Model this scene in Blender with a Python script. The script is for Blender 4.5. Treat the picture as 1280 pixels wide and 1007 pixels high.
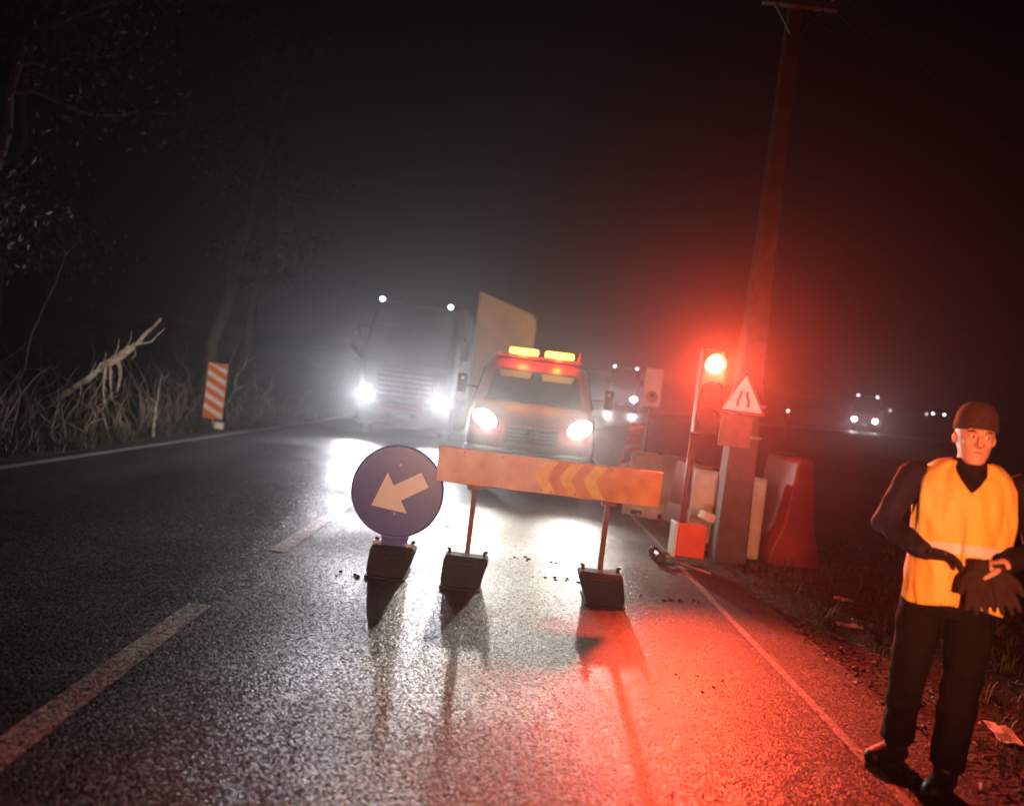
import bpy, bmesh, math, random
from mathutils import Vector, Matrix, Euler, noise
R = math.radians
random.seed(7)
SC = bpy.context.scene
C = SC.collection
for o in list(bpy.data.objects): bpy.data.objects.remove(o)

# ------------------------------------------------------------------ camera
cd = bpy.data.cameras.new('camera'); cam = bpy.data.objects.new('camera', cd); C.objects.link(cam)
cd.sensor_width = 36; cd.lens = 950 / 1280 * 36; cd.clip_start = 0.05; cd.clip_end = 1000
cam.matrix_world = Matrix.Translation((0, 0, 1.6)) @ Matrix.Rotation(R(90 - 0.8), 4, 'X') @ Matrix.Rotation(R(7), 4, 'Z')
cd.dof.use_dof = True; cd.dof.focus_distance = 5.5; cd.dof.aperture_fstop = 0.95; cd.dof.aperture_blades = 0
SC.camera = cam
# ------------------------------------------------------------------ world: night sky
w = bpy.data.worlds.new('World'); SC.world = w; w.use_nodes = True
nt = w.node_tree; bg = nt.nodes['Background']
sky = nt.nodes.new('ShaderNodeTexSky'); sky.sky_type = 'NISHITA'; sky.sun_disc = False
sky.sun_elevation = R(-4); sky.sun_rotation = R(60)
nt.links.new(sky.outputs[0], bg.inputs[0]); bg.inputs[1].default_value = 0.006
# faint added fill, standing in for an unseen moon
md = bpy.data.lights.new('moon_fill', 'SUN'); md.energy = 0.004; md.angle = R(2); md.color = (0.8, 0.85, 1)
mo = bpy.data.objects.new('moon_fill', md); C.objects.link(mo); mo.rotation_euler = (R(50), 0, R(30))
# unseen fill spots added behind the camera for waiting traffic, aimed target by target
FRONT_RED = 1500; FRONT_WARM = 1700; FRONT_WHITE = 900; HEAD = 720; LORRY_HEAD = 1600; SIGNAL = 3500; SPILL = 170; HAZE = 0.0024
def spot(name, loc, target, power, color, angle, blend=0.6, radius=0.05, parent=None):
    l = bpy.data.lights.new(name, 'SPOT'); l.energy = power; l.color = color
    l.spot_size = R(angle); l.spot_blend = blend; l.shadow_soft_size = radius
    o = bpy.data.objects.new(name, l); C.objects.link(o); o.location = loc
    o.rotation_euler = (Vector(target) - Vector(loc)).to_track_quat('-Z', 'Y').to_euler()
    if parent: o.parent = parent
    return o
spot('red_front_fill', (0.75, -0.4, 1.55), (2.12, 3.55, 1.42), FRONT_RED, (1.0, 0.265, 0.11), 40, 0.8, 0.12)
spot('front_fill', (-0.7, -1.6, 1.0), (-0.05, 7.0, 0.85), FRONT_WARM, (1.0, 0.46, 0.28), 38, 1.0, 0.08)
spot('front_fill', (0.3, -1.6, 1.0), (2.62, 8.6, 1.72), FRONT_WHITE * 1.3, (0.58, 0.80, 1.0), 13, 1.0, 0.08)
spot('front_fill', (-1.6, -1.6, 1.0), (-6.75, 15.5, 0.95), FRONT_WHITE * 7, (1.0, 0.80, 0.62), 14, 1.0, 0.08)
# ------------------------------------------------------------------ render settings
SC.render.engine = 'CYCLES'
vs = SC.view_settings; vs.view_transform = 'Standard'; vs.look = 'None'; vs.exposure = 0; vs.gamma = 1
cy = SC.cycles; cy.use_denoising = True; cy.max_bounces = 6; cy.volume_bounces = 0; cy.diffuse_bounces = 2
cy.glossy_bounces = 3; cy.transmission_bounces = 4; cy.transparent_max_bounces = 12; cy.sample_clamp_indirect = 3
cy.caustics_reflective = False; cy.caustics_refractive = False

# ------------------------------------------------------------------ materials
MT = {}
def mat(name, col, rough=0.6, metal=0.0, var=0.25, scale=8.0, bump=0.0, bscale=60.0, col2=None, spec=0.5, emit=None, estr=0, bdist=0.01, trans=0):
    m = bpy.data.materials.new(name); m.use_nodes = True; n = m.node_tree.nodes; L = m.node_tree.links
    b = n['Principled BSDF']
    tc = n.new('ShaderNodeTexCoord'); nz = n.new('ShaderNodeTexNoise'); nz.inputs['Scale'].default_value = scale; nz.inputs['Detail'].default_value = 6
    L.new(tc.outputs['Object'], nz.inputs['Vector'])
    rp = n.new('ShaderNodeValToRGB'); e = rp.color_ramp.elements
    e[0].position = 0.32; e[1].position = 0.68
    c2 = col2 or tuple(c * (1 - var) for c in col)
    e[0].color = (*c2, 1); e[1].color = (*col, 1)
    L.new(nz.outputs['Fac'], rp.inputs['Fac']); L.new(rp.outputs['Color'], b.inputs['Base Color'])
    b.inputs['Roughness'].default_value = rough; b.inputs['Metallic'].default_value = metal
    b.inputs['Specular IOR Level'].default_value = spec
    if trans: b.inputs['Transmission Weight'].default_value = trans
    if bump:
        n2 = n.new('ShaderNodeTexNoise'); n2.inputs['Scale'].default_value = bscale; n2.inputs['Detail'].default_value = 4
        L.new(tc.outputs['Object'], n2.inputs['Vector'])
        bp = n.new('ShaderNodeBump'); bp.inputs['Strength'].default_value = bump; bp.inputs['Distance'].default_value = bdist
        L.new(n2.outputs['Fac'], bp.inputs['Height']); L.new(bp.outputs['Normal'], b.inputs['Normal'])
    if emit:
        b.inputs['Emission Color'].default_value = (*emit, 1); b.inputs['Emission Strength'].default_value = estr
    MT[name] = m
    return m

def asphalt(name, lo=(0.014, 0.014, 0.015), hi=(0.10, 0.098, 0.092), paint=None, spec=0.2):
    m = bpy.data.materials.new(name); m.use_nodes = True; n = m.node_tree.nodes; L = m.node_tree.links
    b = n['Principled BSDF']; tc = n.new('ShaderNodeTexCoord'); b.inputs['Specular IOR Level'].default_value = spec
    def nz(scale, det=3):
        x = n.new('ShaderNodeTexNoise'); x.inputs['Scale'].default_value = scale; x.inputs['Detail'].default_value = det
        L.new(tc.outputs['Object'], x.inputs['Vector']); return x
    patch = nz(0.55, 5); worn = nz(2.2, 7)
    chips = []
    for sc in (78, 160):                       # stone chips of two sizes, each a small facet of its own slope and shade
        vo = n.new('ShaderNodeTexVoronoi'); vo.inputs['Scale'].default_value = sc; L.new(tc.outputs['Object'], vo.inputs['Vector'])
        sub = n.new('ShaderNodeVectorMath'); sub.operation = 'SUBTRACT'; sub.inputs[1].default_value = (0.5, 0.5, 0.5); L.new(vo.outputs['Color'], sub.inputs[0])
        chips.append((vo, sub))
    ad = n.new('ShaderNodeVectorMath'); ad.operation = 'ADD'; L.new(chips[0][1].outputs[0], ad.inputs[0]); L.new(chips[1][1].outputs[0], ad.inputs[1])
    scl = n.new('ShaderNodeVectorMath'); scl.operation = 'MULTIPLY'; scl.inputs[1].default_value = (0.30, 0.30, 0.0); L.new(ad.outputs[0], scl.inputs[0])
    geo = n.new('ShaderNodeNewGeometry'); ad2 = n.new('ShaderNodeVectorMath'); ad2.operation = 'ADD'; L.new(geo.outputs['Normal'], ad2.inputs[0]); L.new(scl.outputs[0], ad2.inputs[1])
    nm = n.new('ShaderNodeVectorMath'); nm.operation = 'NORMALIZE'; L.new(ad2.outputs[0], nm.inputs[0])
    bp = n.new('ShaderNodeBump'); bp.inputs['Strength'].default_value = 0.5; bp.inputs['Distance'].default_value = 0.006; bp.invert = True
    L.new(chips[0][0].outputs['Distance'], bp.inputs['Height']); L.new(nm.outputs[0], bp.inputs['Normal'])
    L.new(bp.outputs['Normal'], b.inputs['Normal'])
    sep = n.new('ShaderNodeSeparateColor'); L.new(chips[0][0].outputs['Color'], sep.inputs[0])
    r = n.new('ShaderNodeValToRGB'); e = r.color_ramp.elements
    e[0].position = 0.1; e[0].color = (*lo, 1); e[1].position = 0.95; e[1].color = (*hi, 1)
    L.new(sep.outputs[2], r.inputs['Fac'])
    mx = n.new('ShaderNodeMix'); mx.data_type = 'RGBA'; mx.blend_type = 'MULTIPLY'; mx.inputs['Factor'].default_value = 0.8
    r2 = n.new('ShaderNodeValToRGB'); e = r2.color_ramp.elements; e[0].position = 0.35; e[0].color = (0.45, 0.45, 0.45, 1); e[1].position = 0.65; e[1].color = (1, 1, 1, 1)
    L.new(worn.outputs['Fac'], r2.inputs['Fac']); L.new(r.outputs['Color'], mx.inputs['A']); L.new(r2.outputs['Color'], mx.inputs['B'])
    res = mx.outputs['Result']
    if paint:                                   # thermoplastic worn through to the stone in places
        pm = n.new('ShaderNodeMix'); pm.data_type = 'RGBA'; pm.inputs['B'].default_value = (*paint, 1); L.new(res, pm.inputs['A'])
        w2 = nz(26, 6); mr = n.new('ShaderNodeMapRange'); mr.inputs['From Min'].default_value = 0.30; mr.inputs['From Max'].default_value = 0.50; L.new(w2.outputs['Fac'], mr.inputs['Value'])
        L.new(mr.outputs['Result'], pm.inputs['Factor']); res = pm.outputs['Result']
    L.new(res, b.inputs['Base Color'])
    rr = n.new('ShaderNodeMapRange'); rr.inputs['From Min'].default_value = 0.35; rr.inputs['From Max'].default_value = 0.65
    rr.inputs['To Min'].default_value = 0.36; rr.inputs['To Max'].default_value = 0.56
    sx_ = n.new('ShaderNodeSeparateXYZ'); L.new(tc.outputs['Object'], sx_.inputs[0])
    wv = n.new('ShaderNodeMath'); wv.operation = 'SINE'; ml = n.new('ShaderNodeMath'); ml.operation = 'MULTIPLY_ADD'; ml.inputs[1].default_value = 3.6; ml.inputs[2].default_value = 0.6
    L.new(sx_.outputs['X'], ml.inputs[0]); L.new(ml.outputs[0], wv.inputs[0])
    tr_ = n.new('ShaderNodeMath'); tr_.operation = 'MULTIPLY_ADD'; tr_.inputs[1].default_value = 0.10; L.new(wv.outputs[0], tr_.inputs[0]); L.new(patch.outputs['Fac'], tr_.inputs[2])
    L.new(tr_.outputs[0], rr.inputs['Value']); L.new(rr.outputs['Result'], b.inputs['Roughness'])
    MT[name] = m
asphalt('road_paint', paint=(0.40, 0.385, 0.35), spec=0.15)
asphalt('edge_paint', paint=(0.60, 0.59, 0.56), spec=0.15)
asphalt('worn_edge_paint', paint=(0.24, 0.23, 0.22), spec=0.15)
asphalt('wet_asphalt')
mat('soil', (0.036, 0.027, 0.021), 0.85, col2=(0.010, 0.008, 0.007), scale=6, bump=1.0, bscale=22, bdist=0.06, spec=0.2)
mat('grass', (0.075, 0.075, 0.03), 0.7, col2=(0.03, 0.045, 0.015), scale=3)
mat('dead_leaf', (0.095, 0.045, 0.030), 0.7, col2=(0.035, 0.03, 0.018), scale=1.3)
mat('bark', (0.085, 0.07, 0.058), 0.85, var=0.55, scale=9, bump=0.8, bscale=25)
mat('dry_stalk', (0.36, 0.31, 0.26), 0.85, col2=(0.05, 0.038, 0.03), scale=1.7)
mat('pale_wood', (0.50, 0.46, 0.40), 0.8, col2=(0.13, 0.11, 0.09), scale=9, bump=1.0, bscale=26)
mat('red_paint', (0.50, 0.018, 0.014), 0.4, var=0.2, scale=4)
mat('dark_plastic', (0.028, 0.027, 0.03), 0.5, var=0.3, scale=12, bump=0.1)
mat('black_rubber', (0.018, 0.018, 0.018), 0.75, var=0.3, scale=20, bump=0.3)
mat('glass', (0.03, 0.035, 0.045), 0.06, var=0.1, spec=0.6)
mat('chrome', (0.6, 0.6, 0.62), 0.2, 1.0, var=0.1)
mat('steel', (0.30, 0.29, 0.28), 0.45, 0.8, var=0.4, scale=15)
mat('rusty_red_post', (0.22, 0.06, 0.05), 0.6, var=0.45, scale=12, bump=0.2)
mat('white_panel', (0.48, 0.50, 0.52), 0.5, var=0.2, scale=2.0, bump=0.05)
mat('lorry_blue', (0.018, 0.02, 0.035), 0.4, var=0.2, scale=3)
mat('trailer_grey', (0.30, 0.30, 0.32), 0.5, var=0.25, scale=1.5)
mat('sign_blue', (0.045, 0.07, 0.36), 0.35, var=0.25, scale=5)
mat('sign_white', (0.75, 0.74, 0.72), 0.35, var=0.12, scale=9)
mat('sign_red', (0.55, 0.03, 0.03), 0.35, var=0.2, scale=9)
mat('sign_dark', (0.03, 0.04, 0.07), 0.5, var=0.3)
mat('brown_plate', (0.17, 0.10, 0.07), 0.6, var=0.35, scale=7)
mat('stripe_orange', (0.78, 0.17, 0.03), 0.4, var=0.15, scale=9)
mat('board_faded', (0.74, 0.47, 0.36), 0.5, col2=(0.58, 0.27, 0.17), scale=5, bump=0.15)
mat('board_orange', (0.70, 0.30, 0.05), 0.5, col2=(0.52, 0.15, 0.03), scale=7, bump=0.15)
mat('board_yellow', (0.78, 0.52, 0.06), 0.45, col2=(0.70, 0.33, 0.06), scale=14)
mat('dark_base', (0.020, 0.010, 0.011), 0.8, var=0.45, scale=15, bump=0.5, bscale=40)
mat('signal_orange', (0.80, 0.10, 0.02), 0.45, var=0.2, scale=6)
mat('barrier_white', (0.62, 0.60, 0.55), 0.55, col2=(0.40, 0.37, 0.32), scale=5, bump=0.1)
mat('barrier_red', (0.22, 0.014, 0.014), 0.5, var=0.4, scale=5, bump=0.1)
mat('concrete', (0.085, 0.072, 0.066), 0.85, var=0.35, scale=7, bump=0.5, bscale=50)
mat('cable', (0.02, 0.02, 0.02), 0.6)
mat('porcelain', (0.35, 0.30, 0.27), 0.3, var=0.2)
mat('skin', (0.62, 0.36, 0.26), 0.55, var=0.15, scale=20, bump=0.05)
mat('lip', (0.40, 0.16, 0.13), 0.5, var=0.1)
mat('eye_white', (0.7, 0.68, 0.64), 0.3, var=0.05)
mat('eye_iris', (0.03, 0.02, 0.015), 0.2, var=0.1)
mat('hair', (0.03, 0.02, 0.015), 0.7, var=0.3, scale=60, bump=0.5, bscale=150)
mat('beanie_knit', (0.060, 0.028, 0.024), 0.95, var=0.4, scale=60, bump=0.8, bscale=140)
mat('jacket_cloth', (0.016, 0.010, 0.012), 0.85, var=0.35, scale=9, bump=0.3, bscale=90, spec=0.15)
mat('trouser_cloth', (0.009, 0.008, 0.009), 0.9, var=0.3, scale=9, bump=0.4, bscale=60, spec=0.1)
mat('vest_yellow', (0.88, 0.55, 0.10), 0.6, var=0.10, scale=6, bump=0.15, bscale=90)
mat('vest_trim', (0.80, 0.45, 0.10), 0.6, var=0.10)
mat('silver_tape', (0.70, 0.70, 0.70), 0.35, var=0.08, scale=40)
mat('boot_leather', (0.012, 0.010, 0.009), 0.55, var=0.3, bump=0.3)
mat('glove_dark', (0.028, 0.010, 0.009), 0.85, var=0.4, scale=40, bump=0.5, bscale=120)
mat('litter', (0.45, 0.44, 0.42), 0.5, var=0.4, scale=20)
mat('lamp_white', (0.9, 0.9, 0.88), 0.2, emit=(1, 0.95, 0.82), estr=60)
mat('lamp_cool', (0.9, 0.9, 0.9), 0.2, emit=(0.72, 0.86, 1.0), estr=14)
mat('lamp_marker', (0.9, 0.85, 0.8), 0.3, emit=(1.0, 0.8, 0.65), estr=4)
mat('lamp_amber', (0.9, 0.5, 0.05), 0.25, emit=(1.0, 0.46, 0.06), estr=5.5)
mat('lamp_red', (0.8, 0.05, 0.02), 0.25, emit=(1.0, 0.16, 0.045), estr=34)
mat('lens_dark_red', (0.02, 0.01, 0.01), 0.35)
mat('lens_dark_green', (0.012, 0.014, 0.012), 0.35)

# ------------------------------------------------------------------ mesh helpers
class MB:
    def __init__(s): s.v = []; s.f = []
    def add(s, vs, fs):
        n = len(s.v); s.v += [tuple(p) for p in vs]; s.f += [tuple(i + n for i in f) for f in fs]; return s
    def box(s, c, d, rot=None, taper=1.0):
        x, y, z = (k / 2 for k in d); vs = []
        for sz in (-1, 1):
            t = taper if sz > 0 else 1
            for sx, sy in ((-1, -1), (1, -1), (1, 1), (-1, 1)):
                p = Vector((sx * x * t, sy * y * t, sz * z))
                if rot: p = Euler(rot).to_matrix() @ p
                vs.append(p + Vector(c))
        return s.add(vs, [(3, 2, 1, 0), (4, 5, 6, 7), (0, 1, 5, 4), (1, 2, 6, 5), (2, 3, 7, 6), (3, 0, 4, 7)])
    def loft(s, rings, caps=True):
        n = len(rings[0]); vs = [p for r in rings for p in r]; fs = []
        for i in range(len(rings) - 1):
            for j in range(n):
                k = (j + 1) % n
                fs.append((i * n + j, i * n + k, (i + 1) * n + k, (i + 1) * n + j))
        if caps:
            fs.append(tuple(range(n - 1, -1, -1))); fs.append(tuple((len(rings) - 1) * n + j for j in range(n)))
        return s.add(vs, fs)
    def tube(s, pts, rad, n=8, flat=1.0):
        pts = [Vector(p) for p in pts]
        if not hasattr(rad, '__len__'): rad = [rad] * len(pts)
        rings = []; up = None
        for i, p in enumerate(pts):
            t = (pts[min(i + 1, len(pts) - 1)] - pts[max(i - 1, 0)])
            if t.length < 1e-9: t = Vector((0, 0, 1))
            t.normalize()
            if up is None:
                up = t.orthogonal().normalized()
            up = (up - t * up.dot(t)); up = up.normalized() if up.length > 1e-6 else t.orthogonal().normalized()
            b = t.cross(up)
            rings.append([p + up * math.cos(2 * math.pi * j / n) * rad[i] + b * math.sin(2 * math.pi * j / n) * rad[i] * flat for j in range(n)])
        return s.loft(rings)
    def ell(s, c, r, n=14, m=9, rot=None):
        M = Euler(rot).to_matrix() if rot else Matrix.Identity(3)
        rings = []
        for i in range(m + 1):
            a = -math.pi / 2 + math.pi * (i + 0.0) / m
            a = max(min(a, math.pi / 2 - 0.02), -math.pi / 2 + 0.02)
            rings.append([Vector(c) + M @ Vector((r[0] * math.cos(a) * math.cos(2 * math.pi * j / n), r[1] * math.cos(a) * math.sin(2 * math.pi * j / n), r[2] * math.sin(a))) for j in range(n)])
        return s.loft(rings)
    def cyl(s, c, axis, r, h, n=20, r2=None):
        a = Vector(axis).normalized(); c = Vector(c)
        return s.tube([c - a * h / 2, c + a * h / 2], [r, r if r2 is None else r2], n)
    def prism(s, poly, y0, y1):          # polygon in x,z, thickness along y
        n = len(poly); vs = [(x, y0, z) for x, z in poly] + [(x, y1, z) for x, z in poly]
        fs = [tuple(range(n)), tuple(range(2 * n - 1, n - 1, -1))]
        for i in range(n):
            k = (i + 1) % n; fs.append((i, i + n, k + n, k))
        return s.add(vs, fs)
    def mesh(s, name):
        me = bpy.data.meshes.new(name); me.from_pydata(s.v, [], s.f); me.update()
        bm = bmesh.new(); bm.from_mesh(me); bmesh.ops.recalc_face_normals(bm, faces=bm.faces); bm.to_mesh(me); bm.free()
        return me
    def build(s, name, m, parent=None, smooth=False, bevel=0, loc=None, rot=None, sub=0):
        me = s.mesh(name); me.materials.append(MT[m])
        o = bpy.data.objects.new(name, me); C.objects.link(o)
        if parent: o.parent = parent
        if loc: o.location = loc
        if rot: o.rotation_euler = rot
        if smooth:
            for p in me.polygons: p.use_smooth = True
        if bevel:
            b = o.modifiers.new('bevel', 'BEVEL'); b.width = bevel; b.segments = 2; b.limit_method = 'ANGLE'; b.angle_limit = R(40)
        if sub:
            b = o.modifiers.new('sub', 'SUBSURF'); b.levels = sub; b.render_levels = sub
        return o
def remeshed(mb, name, m, parent, voxel, smooth_it=4, disp=0):
    me = mb.mesh(name + '_raw'); o = bpy.data.objects.new(name + '_raw', me); C.objects.link(o)
    r = o.modifiers.new('r', 'REMESH'); r.mode = 'VOXEL'; r.voxel_size = voxel; r.use_smooth_shade = True
    sm = o.modifiers.new('s', 'SMOOTH'); sm.iterations = smooth_it; sm.factor = 0.5
    dg = bpy.context.evaluated_depsgraph_get(); ev = o.evaluated_get(dg)
    out = bpy.data.meshes.new_from_object(ev); bpy.data.objects.remove(o); bpy.data.meshes.remove(me)
    out.name = name; out.materials.clear(); out.materials.append(MT[m])
    if disp:
        nrm = [v.normal.copy() for v in out.vertices]
        for v, nn in zip(out.vertices, nrm):
            k = noise.noise(v.co * 13) + 0.6 * noise.noise(Vector((v.co.x * 25, v.co.y * 25, v.co.z * 9)))
            v.co += nn * k * disp
    for p in out.polygons: p.use_smooth = True
    q = bpy.data.objects.new(name, out); C.objects.link(q); q.parent = parent
    return q
def tag(o, label=None, cat=None, group=None, kind=None):
    if label: o['label'] = label
    if cat: o['category'] = cat
    if group: o['group'] = group
    if kind: o['kind'] = kind
    return o
def empty(name, loc, rz=0):
    o = bpy.data.objects.new(name, None); C.objects.link(o); o.location = loc; o.rotation_euler = (0, 0, rz); o.empty_display_size = 0.2
    return o
def copy_tree(o, parent=None):
    kids = list(o.children); c = o.copy(); C.objects.link(c); c.parent = parent
    for k in kids: copy_tree(k, c)
    return c
def fbm(x, y, z=0.0): return noise.fractal(Vector((x, y, z)), 1.0, 2.0, 4)

# ------------------------------------------------------------------ road and ground
PATH = []
x, y, ph, S = -1.9, -40.0, 0.0, 0.0
while S < 230:
    PATH.append((x, y, ph))
    ds = 1.0; s0 = y if ph == 0 else 99
    if (ph == 0 and y >= 25) or ph > 0:
        if ph < R(73): ph = min(ph + ds / 55, R(73))
    x += math.sin(ph) * ds; y += math.cos(ph) * ds; S += ds
def rise(y): return 2.55 * max(0.0, (min(y, 120) - 22) / 66) ** 1.6
def lateral(x, y):
    if y < 23: return x + 1.9
    if y < 25: return x + 1.9
    f = math.atan2(y - 25, 53.1 - x)
    if f <= R(73): return 55 - math.hypot(x - 53.1, y - 25)
    ex, ey = 53.1 - 55 * math.cos(R(73)), 25 + 55 * math.sin(R(73))
    return (x - ex) * math.cos(R(73)) - (y - ey) * math.sin(R(73))
def ground_z(x, y):
    d = lateral(x, y); z = rise(y)
    if -4.15 < d < 4.3: return z - 0.15
    if d >= 4.3:
        k = min(1, (d - 4.3) / 4)
        return z - 0.03 + (0.05 * fbm(x * 1.3, y * 1.3) + 0.035 * fbm(x * 5, y * 5)) * (0.35 + k) - 0.25 * k * min(1, max(0, (d - 5.8) / 2.5)) + 0.35 * k * fbm(x * 0.12, y * 0.12)
    e = -d - 4.15
    return z - 0.03 + 0.06 * fbm(x * 1.5, y * 1.5) * min(1, 0.3 + e) + 0.16 * max(0, e - 0.4) * min(1, e / 2) * (1 if e < 14 else 14 / e) * (1 + 0.25 * fbm(x * .3, y * .3))
def axis(a, b, segs):
    out = []; 
    for lo, hi, st in segs:
        k = lo
        while k < hi - 1e-6: out.append(k); k += st
    out.append(segs[-1][1]); return out
xs = axis(0, 0, [(-200, -40, 20), (-40, -16, 3), (-16, -6.5, 0.5), (-6.5, -5.9, 0.3), (-5.9, 2.2, 2.7), (2.2, 2.8, 0.1), (2.8, 5, 0.12), (5, 7, 0.3), (7, 60, 1.6), (60, 200, 14)])
ys = axis(0, 0, [(-60, -4, 8), (-4, 1.6, 0.35), (1.6, 10.6, 0.1), (10.6, 22, 0.3), (22, 110, 1.6), (110, 200, 15)])
gv = [(a, b, ground_z(a, b)) for b in ys for a in xs]; nx = len(xs)
gf = [(j * nx + i, j * nx + i + 1, (j + 1) * nx + i + 1, (j + 1) * nx + i) for j in range(len(ys) - 1) for i in range(nx - 1)]
g = MB(); g.v = gv; g.f = gf
tag(g.build('ground', 'soil', smooth=True), kind='structure')

def strip(o0, o1, i0, i1, dz, wob=0.0):
    m = MB(); vs = []
    for k in range(i0, i1 + 1):
        px, py, a = PATH[k]
        for q, o in enumerate((o0, o1)):
            oo = o + wob * noise.noise(Vector((k * 0.7, q * 9.0, 0)))
            vs.append((px + math.cos(a) * oo, py - math.sin(a) * oo, rise(py) + dz))
    n = i1 - i0 + 1
    m.add(vs, [(2 * k, 2 * k + 1, 2 * k + 3, 2 * k + 2) for k in range(n - 1)])
    return m
road = tag(strip(-4.2, 4.38, 0, len(PATH) - 1, 0, 0.05).build('road', 'wet_asphalt'), kind='structure')
strip(-4.0, -3.84, 0, len(PATH) - 1, 0.004, 0.015).build('edge_line', 'edge_paint', road)
strip(3.83, 3.89, 0, len(PATH) - 1, 0.004, 0.01).build('edge_line', 'worn_edge_paint', road)
def dash(y0, y1):
    m = MB(); n = 14; vs = []
    for k in range(n + 1):
        yy = y0 + (y1 - y0) * k / n
        j = noise.noise(Vector((yy * 3, 1, 0))) * 0.008; jj = noise.noise(Vector((yy * 3, 7, 0))) * 0.008
        c = -1.84 + 0.10 * max(0, (5 - yy) / 3)
        vs += [(c - 0.075 + j, yy, 0.004), (c + 0.075 + jj, yy, 0.004)]
    m.add(vs, [(2 * k, 2 * k + 1, 2 * k + 3, 2 * k + 2) for k in range(n)])
    return m
for k in range(-1, 4):
    y0 = 1.9 + 4.6 * k
    dash(y0, y0 + 2.97).build('centre_dash', 'road_paint', road)
# low grass along the verges
def tufts(name, spots, mname, label):
    m = MB()
    for (gx, gy, h, n) in spots:
        gz = ground_z(gx, gy) - 0.01
        for k in range(n):
            a = random.uniform(0, 6.28); r = random.uniform(0, 0.09); bx, by = gx + r * math.cos(a), gy + r * math.sin(a)
            hh = h * random.uniform(0.5, 1.2); ln = random.uniform(0.15, 0.7) * hh; wd = random.uniform(0.004, 0.009)
            dx, dy = math.cos(a), math.sin(a)
            m.add([(bx - dy * wd, by + dx * wd, gz), (bx + dy * wd, by - dx * wd, gz), (bx + dx * ln * .45 + dy * wd * .7, by + dy * ln * .45 - dx * wd * .7, gz + hh * .7), (bx + dx * ln * .45 - dy * wd * .7, by + dy * ln * .45 + dx * wd * .7, gz + hh * .7), (bx + dx * ln, by + dy * ln, gz + hh)], [(0, 1, 2, 3), (3, 2, 4)])
    return tag(m.build(name, mname), label, 'grass', kind='stuff')
sp = []
for k in range(900):
    yy = random.uniform(5, 26); sp.append((-6.35 - abs(random.gauss(0, 1.1)), yy, random.uniform(0.08, 0.32), 9))
tufts('verge_grass', sp, 'grass', 'rough dark grass along the foot of the wooded bank')
sp = []
for k in range(800):
    yy = random.uniform(2.2, 17); sp.append((2.75 + abs(random.gauss(0, 1.6)), yy, random.uniform(0.04, 0.15), 8))
tufts('verge_grass', sp, 'grass', 'short sparse grass on the dirt verge beside the workman')
# stones and leaf litter on the right verge
m = MB()
for k in range(1500):
    gx = 2.44 + abs(random.gauss(0, 0.9)); gy = random.uniform(2.2, 13); r = random.uniform(0.004, 0.016) * (2.2 if random.random() < .06 else 1)
    n0 = len(m.v); cz = max(ground_z(gx, gy), 0 if gx < 2.47 else -1) + r * .25
    m.ell((gx, gy, cz), (r * random.uniform(.7, 1.4), r, r * .7), 6, 4, (random.uniform(-.4, .4), 0, random.uniform(0, 3)))
    for q in range(n0, len(m.v)): m.v[q] = tuple(Vector(m.v[q]) + Vector([random.uniform(-.25, .25) * r for _ in range(3)]))
tag(m.build('gravel', 'concrete'), 'loose gravel scattered over the dirt verge', 'gravel', kind='stuff')
m = MB()
for k in range(1600):
    gx = 2.35 + abs(random.gauss(0, 1.3)); gy = random.uniform(2.0, 12); s_ = random.uniform(.012, .032); E_ = Euler((random.uniform(-.6, .6), random.uniform(-.6, .6), random.uniform(0, 6))).to_matrix()
    c_ = Vector((gx, gy, max(ground_z(gx, gy), 0.0 if gx < 2.47 else -1) + .012))
    m.add([c_ + E_ @ Vector(q) for q in ((-s_, 0, 0), (0, -s_ * .55, s_ * .3), (s_ * 1.2, 0, 0), (0, s_ * .55, s_ * .3))], [(0, 1, 2, 3)])
tag(m.build('leaf_litter', 'dead_leaf'), 'dry brown leaves littering the right verge', 'leaves', kind='stuff')
m = MB()
for (cx_, cy_, n0_) in ((0.35, 7.4, 9), (0.75, 6.75, 12), (-0.5, 8.6, 6), (1.7, 6.5, 14), (-1.0, 6.0, 8), (1.3, 4.6, 6)):
    for k in range(n0_):
        gx, gy = cx_ + random.gauss(0, .16), cy_ + random.gauss(0, .05); r = random.uniform(.005, .018)
        m.ell((gx, gy, r * .3), (r * random.uniform(.8, 1.8), r, r * .5), 6, 4, (0, 0, random.uniform(0, 3)))
tag(m.build('road_grit', 'dark_base'), 'dark crumbs of mud on the wet lane around the barrier', 'mud', kind='stuff')

# ------------------------------------------------------------------ barrier board
b = empty('road_barrier', (0.375, 6.2, 0)); tag(b, 'long orange barrier board with yellow chevrons on two red posts', 'road barrier')
BZ = 0.955
board = MB().box((0, 0, BZ), (1.84, 0.035, 0.29)).build('board', 'steel', b, bevel=0.006)
def wavy(x0, x1, z0, z1, y, n=10, amp=0.008, seed=0):
    top = []; bot = []
    for k in range(n + 1):
        xx = x0 + (x1 - x0) * k / n
        top.append((xx, z1 + amp * noise.noise(Vector((xx * 6, seed, 1))))); bot.append((xx, z0 + amp * noise.noise(Vector((xx * 6, seed, 5)))))
    return MB().prism(bot + top[::-1], y, y + 0.004)
wavy(-0.915, 0.0, BZ - .141, BZ + .141, -0.0225).build('faded_film', 'board_faded', board)
wavy(0.0, 0.915, BZ - .141, BZ + .141, -0.0225, seed=3).build('orange_film', 'board_orange', board)
for cx in (-0.12, 0.08, 0.28):
    h = 0.13; t = 0.10; sk = 0.085
    MB().prism([(cx, BZ), (cx + sk, BZ + h), (cx + sk + t, BZ + h), (cx + t, BZ), (cx + sk + t, BZ - h), (cx + sk, BZ - h)], -0.0265, -0.0226).build('chevron', 'board_yellow', board)
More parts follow.
